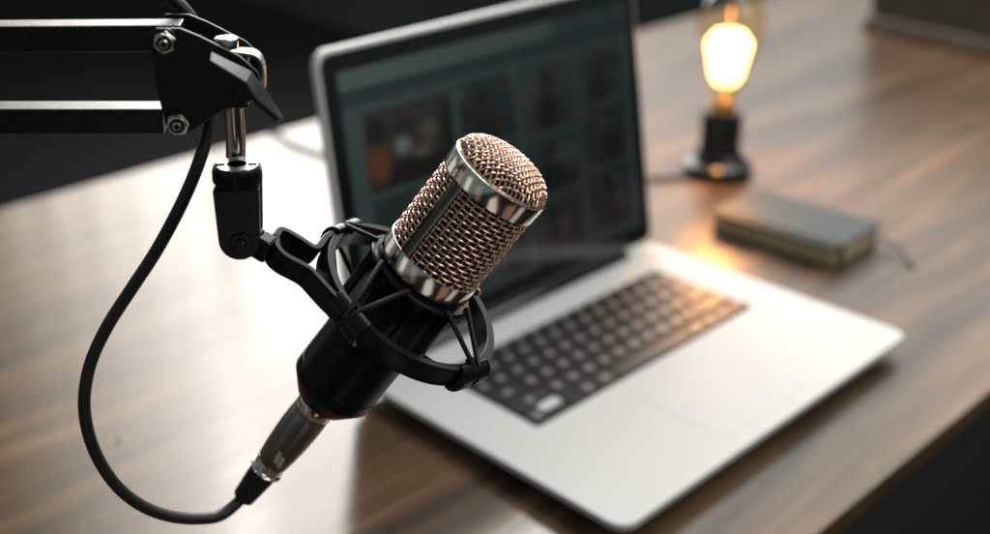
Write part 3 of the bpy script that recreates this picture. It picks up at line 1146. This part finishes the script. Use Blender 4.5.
# bent steel strap behind the lever and the bolt head on top of the pole
m = MB()
st = spline([vp(x_, y_, 0.0085) for x_, y_ in ((222, 45), (230, 47), (246, 49), (256, 51), (262, 57), (264.5, 68), (265, 84))], 6)
m.strip(st, away, 0.0095, 0.0014)
m.build('steel_strap', M['strap'], boom, world=True, bevel=0.0003)
m = MB()
fm = frame(vp(226, 42.5, -0.004), hr, Vector((0, 0, 1)))
m.lathe([(0, 0.0024), (9 * px, 0.0024), (11.6 * px, 0.0018), (12 * px, 0.0010), (12 * px, -0.0022), (0, -0.0022)], 40)
m.v = [fm @ v for v in m.v]
m.build('bolt_head', M['chrome'], boom, world=True)
# inside block that ties the two cheeks to the pole
m = MB()
m.box((0, 0, 0), (15 * mm, 21 * mm, 17 * mm))
fm = frame(vp(232, 82, 0.0), hr, Vector((0, 0, 1)))
m.v = [fm @ v for v in m.v]
m.build('pole_block', M['paint'], boom, world=True, bevel=0.001)

# ================================================================= LIGHT
wd = bpy.data.worlds.new('World')
sc.world = wd
wd.use_nodes = True
bg = wd.node_tree.nodes['Background']
bg.inputs['Color'].default_value = (0.74, 1.0, 0.99, 1)
bg.inputs['Strength'].default_value = 0.15


def area(name, az, el, dist, w, h, rad, col, target=(0.25, 0.32, 0.0), spread=180):
    l = bpy.data.lights.new(name, 'AREA')
    l.shape = 'RECTANGLE'
    l.size, l.size_y = w, h
    l.energy = rad * w * h * PI
    l.color = col
    l.spread = math.radians(spread)
    o = bpy.data.objects.new(name, l)
    COL.objects.link(o)
    a, e = math.radians(az), math.radians(el)
    t = Vector(target)
    o.location = t + Vector((math.cos(a) * math.cos(e), math.sin(a) * math.cos(e), math.sin(e))) * dist
    o.rotation_euler = (t - o.location).to_track_quat('-Z', 'Y').to_euler()
    return o


area('window_light_back', 50.0, 31, 3.0, 1.15, 2.3, 9.2, (1.0, 0.975, 0.93))
# stepped strip lamps added to fade out the window's edge
for k_ in range(7):
    f_ = 1 - (k_ + 0.5) / 7
    area('window_edge_fade', 64.05 + 2.85 * k_, 31, 3.0, 0.128, 2.3, 8.8 * f_ ** 1.35, (1.0, 0.965 - 0.01 * k_, 0.92 - 0.02 * k_))
area('window_light_right', 18, 27, 3.2, 2.1, 1.9, 1.9, (0.98, 1.0, 0.98))
area('window_light_high', 4, 64, 2.3, 1.9, 1.3, 5.2, (1.0, 0.985, 0.96))
MT = tuple(P0)
area('fill_light_front', -58, 38, 2.2, 0.6, 1.3, 5.0, (1.0, 0.95, 0.91), MT)  # fill lamps added to brighten the microphone's front and grille
area('fill_light_front', -95, 33, 2.4, 0.35, 1.0, 3.5, (1.0, 0.93, 0.87), MT)  # second added fill, for the grille wires
for az_, el_, d_, w_, h_, r_, c_ in ((84, 4, 2.6, 0.22, 0.6, 0.4, (1.0, 0.92, 0.86)), (106, 9, 2.4, 0.75, 0.8, 0.6, (1.0, 0.92, 0.85)),
                                     (140, 13, 2.4, 0.50, 0.8, 0.20, (1.0, 0.62, 0.45)), (165, 9, 2.4, 0.45, 0.8, 0.62, (1.0, 0.92, 0.85)),
                                     (191, -5, 2.4, 0.42, 1.0, 0.14, (1.0, 0.70, 0.55)),
                                     (222, -28, 1.4, 0.34, 0.7, 0.62, (1.0, 0.92, 0.85)),
                                     (258, -45, 1.2, 0.36, 0.6, 0.22, (1.0, 0.55, 0.38)), (290, -53, 1.1, 0.22, 0.6, 0.45, (1.0, 0.90, 0.83))):
    area('band_reflection_lamp', az_, el_, d_, w_, h_, r_, c_, MT)  # unseen strip lamps added to put bright patches in the chrome bands

pl = bpy.data.lights.new('bulb_glow', 'POINT')
pl.energy = 4.2
pl.color = (1.0, 0.50, 0.18)
pl.specular_factor = 0.25
pl.shadow_soft_size = 0.015
po = bpy.data.objects.new('bulb_glow', pl)
COL.objects.link(po)
po.location = (LX, LY, 0.148)

# ================================================================= RENDER
sc.render.engine = 'CYCLES'
sc.cycles.use_denoising = True
sc.cycles.max_bounces = 8
sc.cycles.transparent_max_bounces = 12
sc.cycles.sample_clamp_indirect = 6
sc.view_settings.view_transform = 'Standard'
sc.view_settings.look = 'None'
sc.view_settings.exposure = 0
